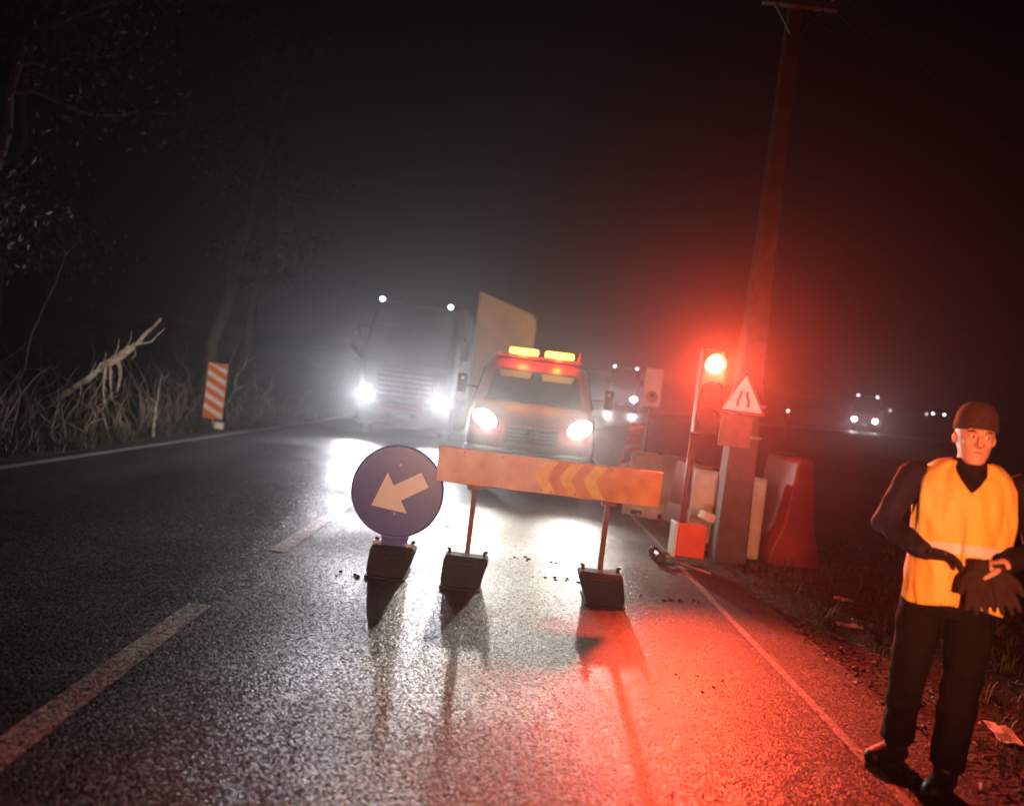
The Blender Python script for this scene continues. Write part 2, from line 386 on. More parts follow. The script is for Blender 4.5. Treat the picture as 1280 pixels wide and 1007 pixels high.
for k in range(8):
    bx = random.uniform(-0.85, 0.85)
    MB().cyl((bx, -0.028, BZ + random.choice((-.115, .115))), (0, 1, 0), 0.009, 0.006, 8).build('bolt', 'steel', board)
def base_block(parent, x, y, skew, w=0.40):
    m = MB(); t = 0.235; bot = w * 0.40
    ring = lambda z, hw, d0, d1, sx: [(x - hw + sx, y + d0, z), (x + hw + sx, y + d0, z), (x + hw + sx, y + d1, z), (x - hw + sx, y + d1, z)]
    m.loft([ring(0.012, bot, -0.22, 0.15, skew), ring(0.05, bot + .015, -0.22, 0.15, skew), ring(t - .03, w / 2, -0.13, 0.09, 0), ring(t, w / 2 - .01, -0.09, 0.08, 0)])
    o = m.build('base_block', 'dark_base', parent, bevel=0.012)
    MB().box((x + skew, y - 0.03, 0.006), (w * 0.90, 0.42, 0.012)).build('foot_plate', 'dark_base', o)
    MB().tube([(x - w * .2, y - .125, t - .05), (x - w * .2, y - .16, t - .045), (x + w * .2, y - .16, t - .045), (x + w * .2, y - .125, t - .05)], 0.010, 6).build('handle', 'black_rubber', o)
    for sx in (-1, 1):
        MB().tube([(x + sx * w * .40, y, t - .01), (x + sx * w * .40, y, t + .035), (x + sx * w * .46, y, t + .035)], 0.014, 6).build('lug', 'black_rubber', o)
for i, (px, sk) in enumerate(((-0.59, -0.02), (0.51, 0.04))):
    MB().box((px, 0.045, 0.66), (0.042, 0.042, 0.84)).build('post', 'rusty_red_post', b, bevel=0.004)
    MB().box((px, -0.005, 0.795), (0.12, 0.06, 0.03)).build('clamp', 'rusty_red_post', b)
    base_block(b, px, 0.02, sk, 0.36)

# ------------------------------------------------------------------ blue arrow sign
sg = empty('direction_sign', (-0.84, 6.2, 0)); tag(sg, 'round blue sign with pale arrow pointing down left on dark base', 'road sign')
circ = lambda r, cz, n=44, a0=0: [(r * math.cos(2 * math.pi * k / n + a0), cz + r * math.sin(2 * math.pi * k / n + a0)) for k in range(n)]
plate = MB().prism(circ(0.378, 0.685), 0, 0.018).build('plate', 'steel', sg)
MB().prism(circ(0.360, 0.685), -0.004, 0.0).build('face', 'sign_blue', plate)
rim = MB(); ro = circ(0.38, 0.685); ri = circ(0.362, 0.685)
rim.loft([[(x, -0.010, z) for x, z in ro], [(x, -0.010, z) for x, z in ri], [(x, 0.001, z) for x, z in ri], [(x, 0.001, z) for x, z in ro]], caps=False); rim.build('rim', 'sign_blue', plate, True)
# arrow pointing down-left: tail upper right
ar = [(-0.235, 0.0), (0.0, 0.185), (0.0, 0.068), (0.25, 0.068), (0.25, -0.068), (0.0, -0.068), (0.0, -0.185)]
an = R(35 - 3)
ar = [(x * math.cos(an) - z * math.sin(an), 0.67 + x * math.sin(an) + z * math.cos(an)) for x, z in ar]
MB().prism(ar, -0.007, -0.0041).build('arrow', 'sign_white', plate)
for bz in (0.50, 0.90): MB().cyl((0.0, -0.009, bz), (0, 1, 0), 0.011, 0.008, 10).build('bolt', 'steel', plate)
MB().box((0.02, 0.02, 0.275), (0.20, 0.03, 0.17), taper=1.15).build('neck', 'sign_blue', sg, bevel=0.004)
for sx in (-0.12, 0.14):
    MB().box((sx, 0.03, 0.255), (0.07, 0.06, 0.02), (0, sx, 0)).build('bracket', 'steel', sg)
base_block(sg, 0.02, 0.07, -0.02, 0.36)

# ------------------------------------------------------------------ red cab truck
def rrect(z, hw, y0, y1, rf, rb, n=4):
    pts = []
    for (cx, cyy, a0, r) in ((hw - rf, y0 + rf, -90, rf), (hw - rb, y1 - rb, 0, rb), (-hw + rb, y1 - rb, 90, rb), (-hw + rf, y0 + rf, 180, rf)):
        for k in range(n + 1):
            a = R(a0 + 90 * k / n); pts.append((cx + r * math.cos(a), cyy + r * math.sin(a), z))
    return pts
def wheel(parent, loc, r=0.40, wd=0.24, hub='steel'):
    p = empty('wheel', loc); p.parent = parent
    m = MB(); prof = [(-wd / 2, r * .55), (-wd / 2, r * .93), (-wd * .38, r), (wd * .38, r), (wd / 2, r * .93), (wd / 2, r * .55)]
    n = 24; m.loft([[(px, q * math.cos(2 * math.pi * j / n), q * math.sin(2 * math.pi * j / n)) for j in range(n)] for px, q in prof], caps=False)
    m.build('tyre', 'black_rubber', p, True)
    MB().cyl((0, 0, 0), (1, 0, 0), r * .56, wd * .8, 18).build('rim', hub, p)
    return p
def headlamp(parent, x, y, z, w, h, power, matn='lamp_white', ang=80, tilt=-0.005, col=(1, 0.95, 0.84), rad=0.035, slant=0.0):
    sgn = 1 if x > 0 else -1
    poly = [(x + w / 2 * math.cos(a) * (1.0) , z + h / 2 * math.sin(a) + slant * sgn * w / 2 * math.cos(a)) for a in [2 * math.pi * k / 20 for k in range(20)]]
    big = [(x + (px - x) * 1.06, z + (pz - z) * 1.08) for px, pz in poly]
    hsg = MB().prism(big, y - 0.012, y + 0.06).build('headlight', 'dark_plastic', parent, bevel=0.005)
    MB().prism(poly, y - 0.026, y - 0.013).build('lens', matn, hsg)
    if power:
        spot('headlight_beam', (x, y - 0.05, z), (x, y - 1.05, z + tilt), power, col, ang, 1.0, rad, hsg)
    return hsg
T = empty('flatbed_truck', (0.36, 11.95, 0)); tag(T, 'red truck with lit headlights and amber roof lamps behind the barrier', 'truck')
cab = MB().loft([rrect(0.42, 0.98, 0.06, 2.0, 0.18, .1), rrect(0.62, 1.02, 0.0, 2.0, 0.20, .1), rrect(0.80, 1.03, 0.0, 2.0, 0.22, .1), rrect(1.10, 1.03, 0.06, 2.0, 0.25, .1), rrect(1.28, 1.02, 0.22, 2.0, 0.30, .1),
    rrect(1.38, 1.00, 0.48, 2.0, 0.28, .1), rrect(1.43, 0.98, 0.62, 2.0, 0.22, .1), rrect(2.02, 0.87, 1.0, 2.0, 0.18, .12), rrect(2.14, 0.83, 1.12, 1.98, 0.18, .14), rrect(2.20, 0.70, 1.28, 1.9, 0.15, .15)]).build('cab', 'red_paint', T, True)
cab.modifiers.new('e', 'EDGE_SPLIT').split_angle = R(50)
def quadpanel(p, th, name, mname, parent, smooth=False):
    a, b_, c, d = map(Vector, p); nrm = (b_ - a).cross(d - a).normalized()
    m = MB().loft([[a, b_, c, d], [q + nrm * th for q in (a, b_, c, d)]]); return m.build(name, mname, parent, smooth)
ws = quadpanel([(-0.80, 0.615, 1.45), (0.80, 0.615, 1.45), (0.70, 0.965, 1.99), (-0.70, 0.965, 1.99)], 0.015, 'windscreen', 'glass', cab)
for sx in (-1, 1):
    quadpanel([(sx * 0.10, 0.875, 1.85), (sx * 0.60, 0.875, 1.85), (sx * 0.64, 0.953, 1.965), (sx * 0.08, 0.953, 1.965)], 0.004 * sx - 0.012 * (sx < 0), 'sun_visor', 'white_panel', cab).location.y = -0.022
    MB().tube([(sx * 0.52 - 0.3, 0.605, 1.455), (sx * 0.45, 0.74, 1.66)], 0.008, 5).build('wiper', 'black_rubber', cab).location.y = -0.025
    quadpanel([(sx * 0.995, 0.75, 1.45), (sx * 0.995, 1.7, 1.45), (sx * 0.885, 1.6, 1.98), (sx * 0.885, 1.05, 1.98)], 0.012 * sx, 'side_window', 'glass', cab)
    mr = MB().tube([(sx * 0.97, 0.75, 1.62), (sx * 1.18, 0.66, 1.64)], 0.018, 6).build('mirror', 'dark_plastic', T)
    MB().box((sx * 1.22, 0.64, 1.66), (0.16, 0.07, 0.32)).build('mirror_case', 'dark_plastic', mr, bevel=0.025)
    MB().prism([(sx * 1.22 + 0.025 * math.cos(a), 1.74 + 0.025 * math.sin(a)) for a in [k * .7 for k in range(9)]], 0.595, 0.604).build('mirror_glint', 'sign_white', mr)  # pale disc painted in for a small reflection on the mirror
bon = MB().box((0, 0.016, 0.95), (0.86, 0.06, 0.27)).build('grille', 'red_paint', T, bevel=0.02)
for k in range(4):
    MB().box((0, -0.022, 0.86 + 0.06 * k), (0.78, 0.02, 0.026)).build('grille_bar', 'dark_plastic', bon, bevel=0.004)
em = MB(); ring = [(0.10 * math.cos(2 * math.pi * k / 28), -0.045, 0.97 + 0.10 * math.sin(2 * math.pi * k / 28)) for k in range(29)]
em.tube(ring, 0.010, 6)
for a in (90, 210, 330):
    em.tube([(0, -0.045, 0.97), (0.095 * math.cos(R(a)), -0.045, 0.97 + 0.095 * math.sin(R(a)))], [0.014, 0.004], 6)
em.build('emblem', 'chrome', bon, True)
bmp = MB().loft([rrect(0.34, 0.98, -0.06, 0.5, .12, .05), rrect(0.44, 1.04, -0.10, 0.5, .14, .05), rrect(0.66, 1.05, -0.10, 0.5, .14, .05), rrect(0.72, 1.02, -0.06, 0.5, .14, .05)]).build('bumper', 'dark_plastic', T, True)
MB().box((0, -0.112, 0.54), (0.52, 0.012, 0.11)).build('number_plate', 'sign_white', bmp)
for sx in (-1, 1):
    headlamp(T, sx * 0.75, 0.03, 1.14, 0.36, 0.26, HEAD, slant=0.30)
    MB().cyl((sx * 0.70, -0.108, 0.52), (0, 1, 0), 0.06, 0.02, 16).build('fog_lamp', 'glass', bmp)
    wheel(T, (sx * 0.86, 0.85, 0.40)); wheel(T, (sx * 0.86, 4.0, 0.40))
    MB().box((sx * 0.42, 3.2, 0.62), (0.10, 5.0, 0.18)).build('chassis_rail', 'dark_plastic', T)
# roof bar with two amber lamps
lb = MB().box((0.0, 1.26, 2.235), (1.52, 0.26, 0.06)).build('light_bar', 'red_paint', T, bevel=0.01)
for cx in (-0.26, 0.36):
    lp = MB().box((cx, 1.24, 2.32), (0.50, 0.20, 0.115)).build('amber_lamp', 'lamp_amber', lb, bevel=0.03)
    ad_ = bpy.data.lights.new('amber_glow', 'POINT'); ad_.energy = 15; ad_.color = (1.0, 0.42, 0.05); ad_.shadow_soft_size = 0.06
    ao = bpy.data.objects.new('amber_glow', ad_); C.objects.link(ao); ao.parent = lp; ao.location = (cx, 1.02, 2.29)
    MB().box((cx, 1.24, 2.255), (0.54, 0.24, 0.02)).build('lamp_foot', 'dark_plastic', lb)
MB().tube([(0.70, 1.2, 2.22), (0.72, 1.2, 2.42)], [0.035, 0.02], 8).build('roof_marker', 'red_paint', lb)
# bed and pale load box behind the cab
bed = MB().box((0, 3.9, 0.80), (2.04, 3.6, 0.10)).build('bed', 'steel', T, bevel=0.01)
pr = [(-1.19, 0.86), (-0.10, 0.86), (-0.10, 2.90), (-0.13, 3.00), (-0.21, 3.06), (-1.16, 3.40), (-1.19, 3.38)]
lbx = MB().prism(pr, 2.25, 4.4).build('load_box', 'white_panel', T, bevel=0.02)
MB().tube([(-1.19, 2.235, 0.9), (-1.19, 2.235, 3.39), (-0.20, 2.235, 3.075), (-0.12, 2.235, 2.99), (-0.10, 2.235, 2.9), (-0.10, 2.235, 0.9)], 0.022, 6).build('edge_trim', 'white_panel', lbx)

# ------------------------------------------------------------------ lorries
def make_lorry(power):
    L = empty('oncoming_lorry', (0, 0, 0))
    c = MB().loft([rrect(0.75, 1.22, 0.04, 2.1, .15, .08), rrect(1.2, 1.24, 0.0, 2.1, .18, .08), rrect(1.95, 1.24, 0.04, 2.1, .2, .08), rrect(3.0, 1.18, 0.22, 2.1, .2, .1), rrect(3.35, 1.12, 0.4, 2.1, .2, .1), rrect(3.62, 0.95, 0.75, 2.1, .2, .1)]).build('cab', 'lorry_blue', L, True)
    c.modifiers.new('e', 'EDGE_SPLIT').split_angle = R(50)
    quadpanel([(-1.08, 0.035, 1.98), (1.08, 0.035, 1.98), (1.02, 0.20, 2.95), (-1.02, 0.20, 2.95)], 0.02, 'windscreen', 'glass', c)
    MB().box((0, 0.0, 1.45), (1.5, 0.05, 0.75)).build('grille', 'dark_plastic', c, bevel=0.02)
    for k in range(5): MB().box((0, -0.035, 1.18 + 0.13 * k), (1.4, 0.02, 0.05)).build('grille_bar', 'steel', c)
    bp_ = MB().loft([rrect(0.32, 1.15, 0.0, 0.8, .15, .05), rrect(0.42, 1.24, -0.06, 0.8, .18, .05), rrect(0.90, 1.25, -0.07, 0.8, .18, .05), rrect(0.98, 1.22, 0.0, 0.8, .18, .05)]).build('bumper', 'dark_plastic', L, True)
    MB().box((0.0, -0.08, 0.62), (0.52, 0.014, 0.11)).build('number_plate', 'sign_white', bp_)
    MB().box((0.0, -0.078, 0.82), (1.2, 0.012, 0.05)).build('bumper_strip', 'sign_red', bp_)
    for sx in (-1, 1):
        headlamp(L, sx * 1.0, -0.03, 1.10, 0.40, 0.30, power, col=(0.93, 0.92, 1.0), tilt=0.05, ang=84)
        rl = MB().box((sx * 0.92, 0.46, 3.66), (0.16, 0.10, 0.11)).build('roof_lamp', 'dark_plastic', c, bevel=0.02)
        MB().ell((sx * 0.92, 0.40, 3.66), (0.065, 0.03, 0.055), 12, 7).build('lens', 'lamp_cool', rl, True)
        mm = MB().tube([(sx * 1.2, 0.3, 2.9), (sx * 1.42, 0.15, 2.85), (sx * 1.42, 0.15, 2.2), (sx * 1.22, 0.25, 2.0)], 0.02, 6).build('mirror', 'dark_plastic', L)
        MB().box((sx * 1.45, 0.12, 2.5), (0.22, 0.10, 0.48)).build('mirror_case', 'dark_plastic', mm, bevel=0.03)
        for wy in (1.3, 6.2, 7.4, 8.6): wheel(L, (sx * 1.08, wy, 0.5), 0.5, 0.3)
    tr = MB().box((0, 6.3, 2.5), (2.5, 7.6, 2.7)).build('trailer', 'trailer_grey', L, bevel=0.03)
    MB().box((0, 5.6, 0.95), (1.2, 8.0, 0.25)).build('chassis', 'dark_plastic', L)
    for k in range(6):
        for sx in (-1, 1): MB().box((sx * 1.26, 2.9 + 1.35 * k, 2.5), (0.03, 0.06, 2.6)).build('side_rib', 'steel', tr)
    return L
L1 = make_lorry(LORRY_HEAD)
def place(L, x, y, z, rz, label):
    L.location = (x, y, z); L.rotation_euler = (0, 0, rz); tag(L, label, 'lorry', 'oncoming lorries in the far lane'); return L
L2 = copy_tree(L1); L3 = copy_tree(L1)
for far in (L2, L3):
    for o in far.children_recursive:
        if o.type == 'LIGHT': o.data = o.data.copy(); o.data.energy = LORRY_HEAD * 0.25
place(L1, -2.86, 20.0, 0.0, 0, 'dark blue lorry with glaring headlights in the lane left of the red truck')
place(L2, 8.9, 62.5, 1.12, R(-14), 'distant lorry far down the road between red truck and traffic signal')
place(L3, 37.0, 79.9, 2.1, R(-28), 'farthest lorry, four small lamps in the dark beyond the workman')
# far car
K = empty('distant_car', (55.3, 99, ground_z(55.3, 99)), R(-32)); tag(K, 'tiny distant car with two faint headlights beside the workman\'s beanie', 'car')
cb = MB().loft([rrect(0.25, 0.82, 0.03, 4.1, .2, .2), rrect(0.55, 0.87, 0.0, 4.15, .25, .2), rrect(0.85, 0.86, 0.15, 4.15, .3, .2), rrect(0.98, 0.80, 1.2, 4.0, .2, .2), rrect(1.38, 0.62, 1.9, 3.5, .2, .2), rrect(1.45, 0.5, 2.2, 3.3, .2, .2)]).build('body', 'lorry_blue', K, True)
for sx in (-1, 1):
    hl = headlamp(K, sx * 0.65, 0.05, 0.66, 0.24, 0.14, 0, 'lamp_cool')
    wheel(K, (sx * 0.75, 0.8, 0.31), 0.31, 0.2); wheel(K, (sx * 0.75, 3.3, 0.31), 0.31, 0.2)
quadpanel([(-0.72, 1.2, 1.0), (0.72, 1.2, 1.0), (0.56, 1.85, 1.37), (-0.56, 1.85, 1.37)], 0.01, 'windscreen', 'glass', cb)

for (lx, ly, hz_, lab) in ((54.0, 99.5, 4.38, 'tiny lit marker lamp in the dark beside the distant car'), (21.7, 60.0, 2.75, 'low lit marker lamp beyond the triangular sign'), (47.5, 96.0, 4.15, 'tiny lit marker lamp between farthest lorry and distant car')):
    gz = ground_z(lx, ly); hz_ = max(hz_, gz + .45); mk = empty('marker_lamp', (lx, ly, gz)); tag(mk, lab, 'marker lamp')
    MB().tube([(0, 0, 0), (0, 0, hz_ - gz)], 0.05, 8).build('post', 'steel', mk)
    MB().ell((0, 0, hz_ - gz + .05), (.09, .09, .11), 10, 7).build('lamp', 'lamp_marker', mk, True)

# ------------------------------------------------------------------ portable traffic signal
Sg = empty('traffic_signal', (1.96, 8.1, 0)); tag(Sg, 'portable traffic signal glowing red on an orange battery box', 'traffic signal')
bx = MB().box((0.085, -0.02, 0.275), (0.30, 0.28, 0.34)).build('battery_box', 'signal_orange', Sg, bevel=0.015)
MB().box((-0.085, -0.03, 0.275), (0.030, 0.26, 0.36)).build('side_panel', 'sign_white', bx, bevel=0.006)
MB().box((0.27, 0.06, 0.53), (0.14, 0.14, 0.10), (0, .3, .3)).build('reflector_block', 'sign_white', bx, bevel=0.02)
fr = MB().tube([(-0.22, -0.10, 0.075), (0.26, -0.14, 0.05)], 0.016, 6).tube([(-0.22, 0.16, 0.075), (0.26, 0.14, 0.05)], 0.016, 6).tube([(-0.22, -0.14, 0.075), (-0.22, 0.20, 0.075)], 0.016, 6)
fr.tube([(-0.1, -0.12, 0.05), (0.25, -0.42, 0.016)], 0.014, 6).build('trolley_frame', 'steel', Sg)
for yy in (-0.15, 0.21): wheel(Sg, (-0.22, yy, 0.06), 0.06, 0.03, 'dark_plastic').rotation_euler = (0, 0, R(90))
MB().tube([(0, 0, 0.30), (0, 0, 1.48)], 0.034, 12).build('pole', 'rusty_red_post', Sg, True)
MB().tube([(0, 0.0, 1.40), (0, 0, 2.28)], 0.022, 10).build('mast', 'steel', Sg, True)
hd = MB().box((0.085, -0.10, 1.86), (0.26, 0.16, 0.90)).build('signal_head', 'black_rubber', Sg, bevel=0.02)
for i, zz in enumerate((2.145, 1.86, 1.575)):
    a = [2 * math.pi * k / 24 for k in range(24)]
    ln = MB().prism([(0.085 + 0.10 * math.cos(t), zz + 0.10 * math.sin(t)) for t in a], -0.198, -0.182).build('lens', ['lamp_red', 'lens_dark_red', 'lens_dark_green'][i], hd)
    vz = MB(); n = 15; vs = []
    for k in range(n + 1):
        t = R(-10 + 200 * k / n)
        for r_, yy in ((0.112, -0.17), (0.112, -0.30 + 0.05 * (1 - math.sin(t))), (0.106, -0.30 + 0.05 * (1 - math.sin(t))), (0.106, -0.17)):
            vs.append((0.085 + r_ * math.cos(t), yy, zz + r_ * math.sin(t)))
    vz.add(vs, [(4 * k + q, 4 * k + (q + 1) % 4, 4 * k + 4 + (q + 1) % 4, 4 * k + 4 + q) for k in range(n) for q in range(4)])
    vz.build('visor', 'black_rubber', hd)
    if i == 0: spot('red_beam', (0.085, -0.24, zz - 0.01), (-0.35, -6.0, -0.1), SIGNAL, (1.0, 0.075, 0.03), 74, 1.0, 0.09, ln)
    if i == 0:
        pd = bpy.data.lights.new('red_spill', 'POINT'); pd.energy = SPILL; pd.color = (1.0, 0.07, 0.03); pd.shadow_soft_size = 0.08
        po = bpy.data.objects.new('red_spill', pd); C.objects.link(po); po.parent = ln; po.location = (0.085, -0.36, zz)

# ------------------------------------------------------------------ utility pole and triangular sign
P = empty('utility_pole', (2.68, 8.78, 0)); tag(P, 'tall tapered concrete utility pole with crossarm behind the triangular sign', 'utility pole')
MB().loft([[(sx * q, sy * q, z) for sx, sy in ((-1, -1), (1, -1), (1, 1), (-1, 1))] for z, q in ((-0.15, .19), (0, .185), (1.6, .15), (4, .105), (7.6, .075))]).build('shaft', 'concrete', P, bevel=0.03)
MB().box((0, -0.13, 6.35), (0.85, 0.08, 0.09)).build('crossarm', 'steel', P, bevel=0.006)
MB().tube([(-0.3, -0.13, 6.35), (0, -0.08, 5.95), (0.3, -0.13, 6.35)], 0.015, 6).build('brace', 'steel', P)
for sx in (-0.38, 0.0, 0.38):
    m = MB(); n = 12; prof = [(.012, 6.38), (.012, 6.44), (.045, 6.45), (.02, 6.48), (.045, 6.50), (.02, 6.54), (.03, 6.56)]
    m.loft([[(sx + r * math.cos(2 * math.pi * j / n), -0.13 + r * math.sin(2 * math.pi * j / n), z) for j in range(n)] for r, z in prof]); m.build('insulator', 'porcelain', P, True)
for i, sx in enumerate((-0.38, 0.0, 0.38)):
    pts = [(2.68 + sx + 34 * t, 8.65 + 26 * t, 6.57 + 1.2 * t - 2.6 * 4 * t * (1 - t) * 0.35) for t in [k / 24 for k in range(25)]]
    tag(MB().tube(pts, 0.012, 6).build('power_cable', 'cable'), ['overhead cable on the crossarm\'s end nearest the road', 'overhead cable on the middle insulator of the utility pole', 'overhead cable on the crossarm\'s end away from the road'][i], 'cable')
t = empty('warning_sign', (2.575, 8.54, 0)); tag(t, 'triangular white warning sign with red border strapped to the utility pole', 'road sign')
def tri(s, cz): return [(-0.27 * s, cz - 0.165 * s), (0.27 * s, cz - 0.165 * s), (0, cz + 0.32 * s)]
pl = MB().prism(tri(1.0, 1.84), 0, 0.012).build('plate', 'steel', t)
MB().prism(tri(0.97, 1.84), -0.003, 0).build('border', 'sign_red', pl)
MB().prism(tri(0.84, 1.842), -0.006, -0.0031).build('face', 'sign_white', pl)
for sx in (-1, 1):
    MB().prism([(sx * 0.075, 1.75), (sx * 0.045, 1.75), (sx * 0.045, 1.82), (sx * 0.02, 1.87), (sx * 0.02, 1.93), (sx * 0.05, 1.93), (sx * 0.05, 1.88), (sx * 0.075, 1.83)], -0.009, -0.0061).build('pictogram', 'sign_dark', pl)
MB().box((-0.04, 0.01, 1.475), (0.36, 0.012, 0.36)).build('lower_plate', 'brown_plate', t, bevel=0.004)
for zz in (1.42, 1.78): MB().box((0.09, 0.055, zz), (0.36, 0.035, 0.03)).build('strap', 'steel', t)

# ------------------------------------------------------------------ plastic barriers
def jersey(name, length):
    prof = [(-.22, 0), (.22, 0), (.22, .10), (.13, .34), (.075, .90), (.05, .95), (-.05, .95), (-.075, .90), (-.13, .34), (-.22, .10)]
    m = MB(); m.loft([[(xx, py, pz) for py, pz in prof] for xx in (-length / 2, -length / 2 + .03, length / 2 - .03, length / 2)])
    return m
def barrier(x, y, rz, col, length, label, sc=1.0):
    o = empty('plastic_barrier', (x, y, 0), rz); tag(o, label, 'barrier', 'plastic barriers along the right edge')
    sh = jersey('shell', length).build('shell', col, o, bevel=0.02)
    for sx in (-1, 1):
        MB().box((sx * length * .24, -0.205, 0.06), (0.16, 0.05, 0.07)).build('fork_slot', 'black_rubber', sh)
    MB().cyl((0, 0, 0.955), (0, 0, 1), 0.045, 0.02, 14).build('filler_cap', 'black_rubber', sh)
    MB().box((0, -0.105, 0.66), (0.035, 0.02, 0.05), (R(-7), 0, 0)).build('catch', 'black_rubber', sh)
    o.scale = (sc, sc, sc)
    return o
barrier(2.30, 11.35, R(-25), 'barrier_white', 0.85, 'white plastic barrier end showing just past the barrier board')
barrier(2.62, 10.35, R(-72), 'barrier_red', 0.9, 'red plastic barrier behind the traffic signal between two white ones')
barrier(2.74, 9.20, R(-20), 'barrier_white', 0.85, 'white plastic barrier standing behind the utility pole')
barrier(3.46, 9.30, R(86), 'barrier_red', 1.0, 'tall red plastic barrier beside the utility pole', 1.32)
# delineators
def delineator(x, y, z, rz, label, zb, h, wd, lean=0.0, sgn=1):
    o = empty('delineator', (x, y, z), rz); tag(o, label, 'delineator'); o.rotation_euler = (0, lean, rz)
    p = MB().box((0, 0, zb + h / 2), (wd, 0.03, h)).build('panel', 'stripe_orange', o, bevel=0.006)
    n = max(3, round(h / (wd * 0.62))); st = h / n
    for k in range(n):
        z0 = zb + st * k + 0.01; sl = wd * 0.5
        pts = [(-wd / 2 + .008, z0 + (sl if sgn > 0 else 0)), (wd / 2 - .008, z0 + (0 if sgn > 0 else sl)), (wd / 2 - .008, z0 + (0 if sgn > 0 else sl) + st * .45), (-wd / 2 + .008, z0 + (sl if sgn > 0 else 0) + st * .45)]
        pts = [(a, min(b_, zb + h - 0.008)) for a, b_ in pts]
        MB().prism(pts, -0.019, -0.0155).build('stripe', 'sign_white', p)
    MB().tube([(0, 0.02, 0.0), (0, 0.02, zb + 0.1)], 0.03, 8).build('stem', 'steel', o)
    MB().box((0, 0, 0.05), (0.5, 0.3, 0.10), taper=0.8).build('foot', 'black_rubber', o, bevel=0.02)
    return o
dl = delineator(-6.62, 17.0, ground_z(-6.62, 17), 0, 'orange and white striped delineator panel below the wooded bank', 0.22, 1.25, 0.44)
MB().box((0.22, -0.2, 0.10), (0.24, 0.16, 0.16), (0, 0, .3)).build('ballast_block', 'sign_white', dl, bevel=0.03)
delineator(1.98, 13.0, 0, R(20), 'leaning striped delineator beside the red truck', 0.35, 1.0, 0.26, R(10), -1)
# rectangular plate on post
q = empty('plate_sign', (2.54, 14.0, 0)); tag(q, 'small pale rectangular plate on a post right of the red truck', 'road sign')
MB().box((0, 0, 2.0), (0.32, 0.02, 0.70)).build('plate', 'sign_white', q, bevel=0.03)
MB().prism(circ(0.115, 1.83, 24), -0.016, -0.0105).build('disc', 'trailer_grey', q)
MB().prism(circ(0.045, 1.86, 20), -0.020, -0.0165).build('disc_centre', 'sign_dark', q)
MB().tube([(0, 0.035, 0), (0, 0.035, 2.2)], 0.025, 8).build('post', 'steel', q)
# litter scraps
for i, (lx, ly, s_, lab) in enumerate(((3.05, 6.35, .10, 'crumpled pale scrap on the verge behind the workman\'s arm'), (3.0, 4.3, .12, 'torn white plastic scrap on the dirt behind the workman\'s legs'), (3.45, 7.4, .08, 'small pale scrap on the verge before the red barrier'))):
    m = MB(); n = 6; vs = []
    for a in range(n + 1):
        for c_ in range(n + 1):
            px, py = (a / n - .5) * s_ * 2.4, (c_ / n - .5) * s_
            vs.append((px, py, 0.015 + s_ * (.16 + .3 * noise.noise(Vector((px * 14, py * 14, i * 5))))))
    m.add(vs, [(a * (n + 1) + c_, a * (n + 1) + c_ + 1, (a + 1) * (n + 1) + c_ + 1, (a + 1) * (n + 1) + c_) for a in range(n) for c_ in range(n)])
    o = m.build('plastic_scrap', 'litter', loc=(lx, ly, ground_z(lx, ly) - 0.012), rot=(0, 0, i * 1.3)); tag(o, lab, 'litter')
    sd = o.modifiers.new('s', 'SOLIDIFY'); sd.thickness = 0.004

# ------------------------------------------------------------------ workman
W = empty('person', (2.14, 3.62, 0), R(-22)); tag(W, 'workman in yellow hi-vis vest and dark beanie holding a work glove', 'person')
def ering(cx, cy_, z, a, b_, n=28): return [(cx + a * math.cos(2 * math.pi * j / n), cy_ + b_ * math.sin(2 * math.pi * j / n), z) for j in range(n)]
SHR, ELR, WRR = Vector((-0.17, 0.0, 1.455)), Vector((-0.275, 0.03, 1.19)), Vector((-0.10, -0.215, 1.10))
SHL, ELL_, WRL = Vector((0.27, 0.0, 1.455)), Vector((0.385, 0.02, 1.17)), Vector((0.185, -0.215, 1.105))
HIR, KNR, ANR = Vector((-0.055, 0.03, 0.92)), Vector((-0.085, 0.02, 0.50)), Vector((-0.085, 0.14, 0.09))
HIL, KNL, ANL = Vector((0.135, 0.0, 0.92)), Vector((0.125, -0.05, 0.50)), Vector((0.105, -0.07, 0.09))
CX = 0.05
HC = Vector((0.055, -0.02, 1.655)); HW = 1.10
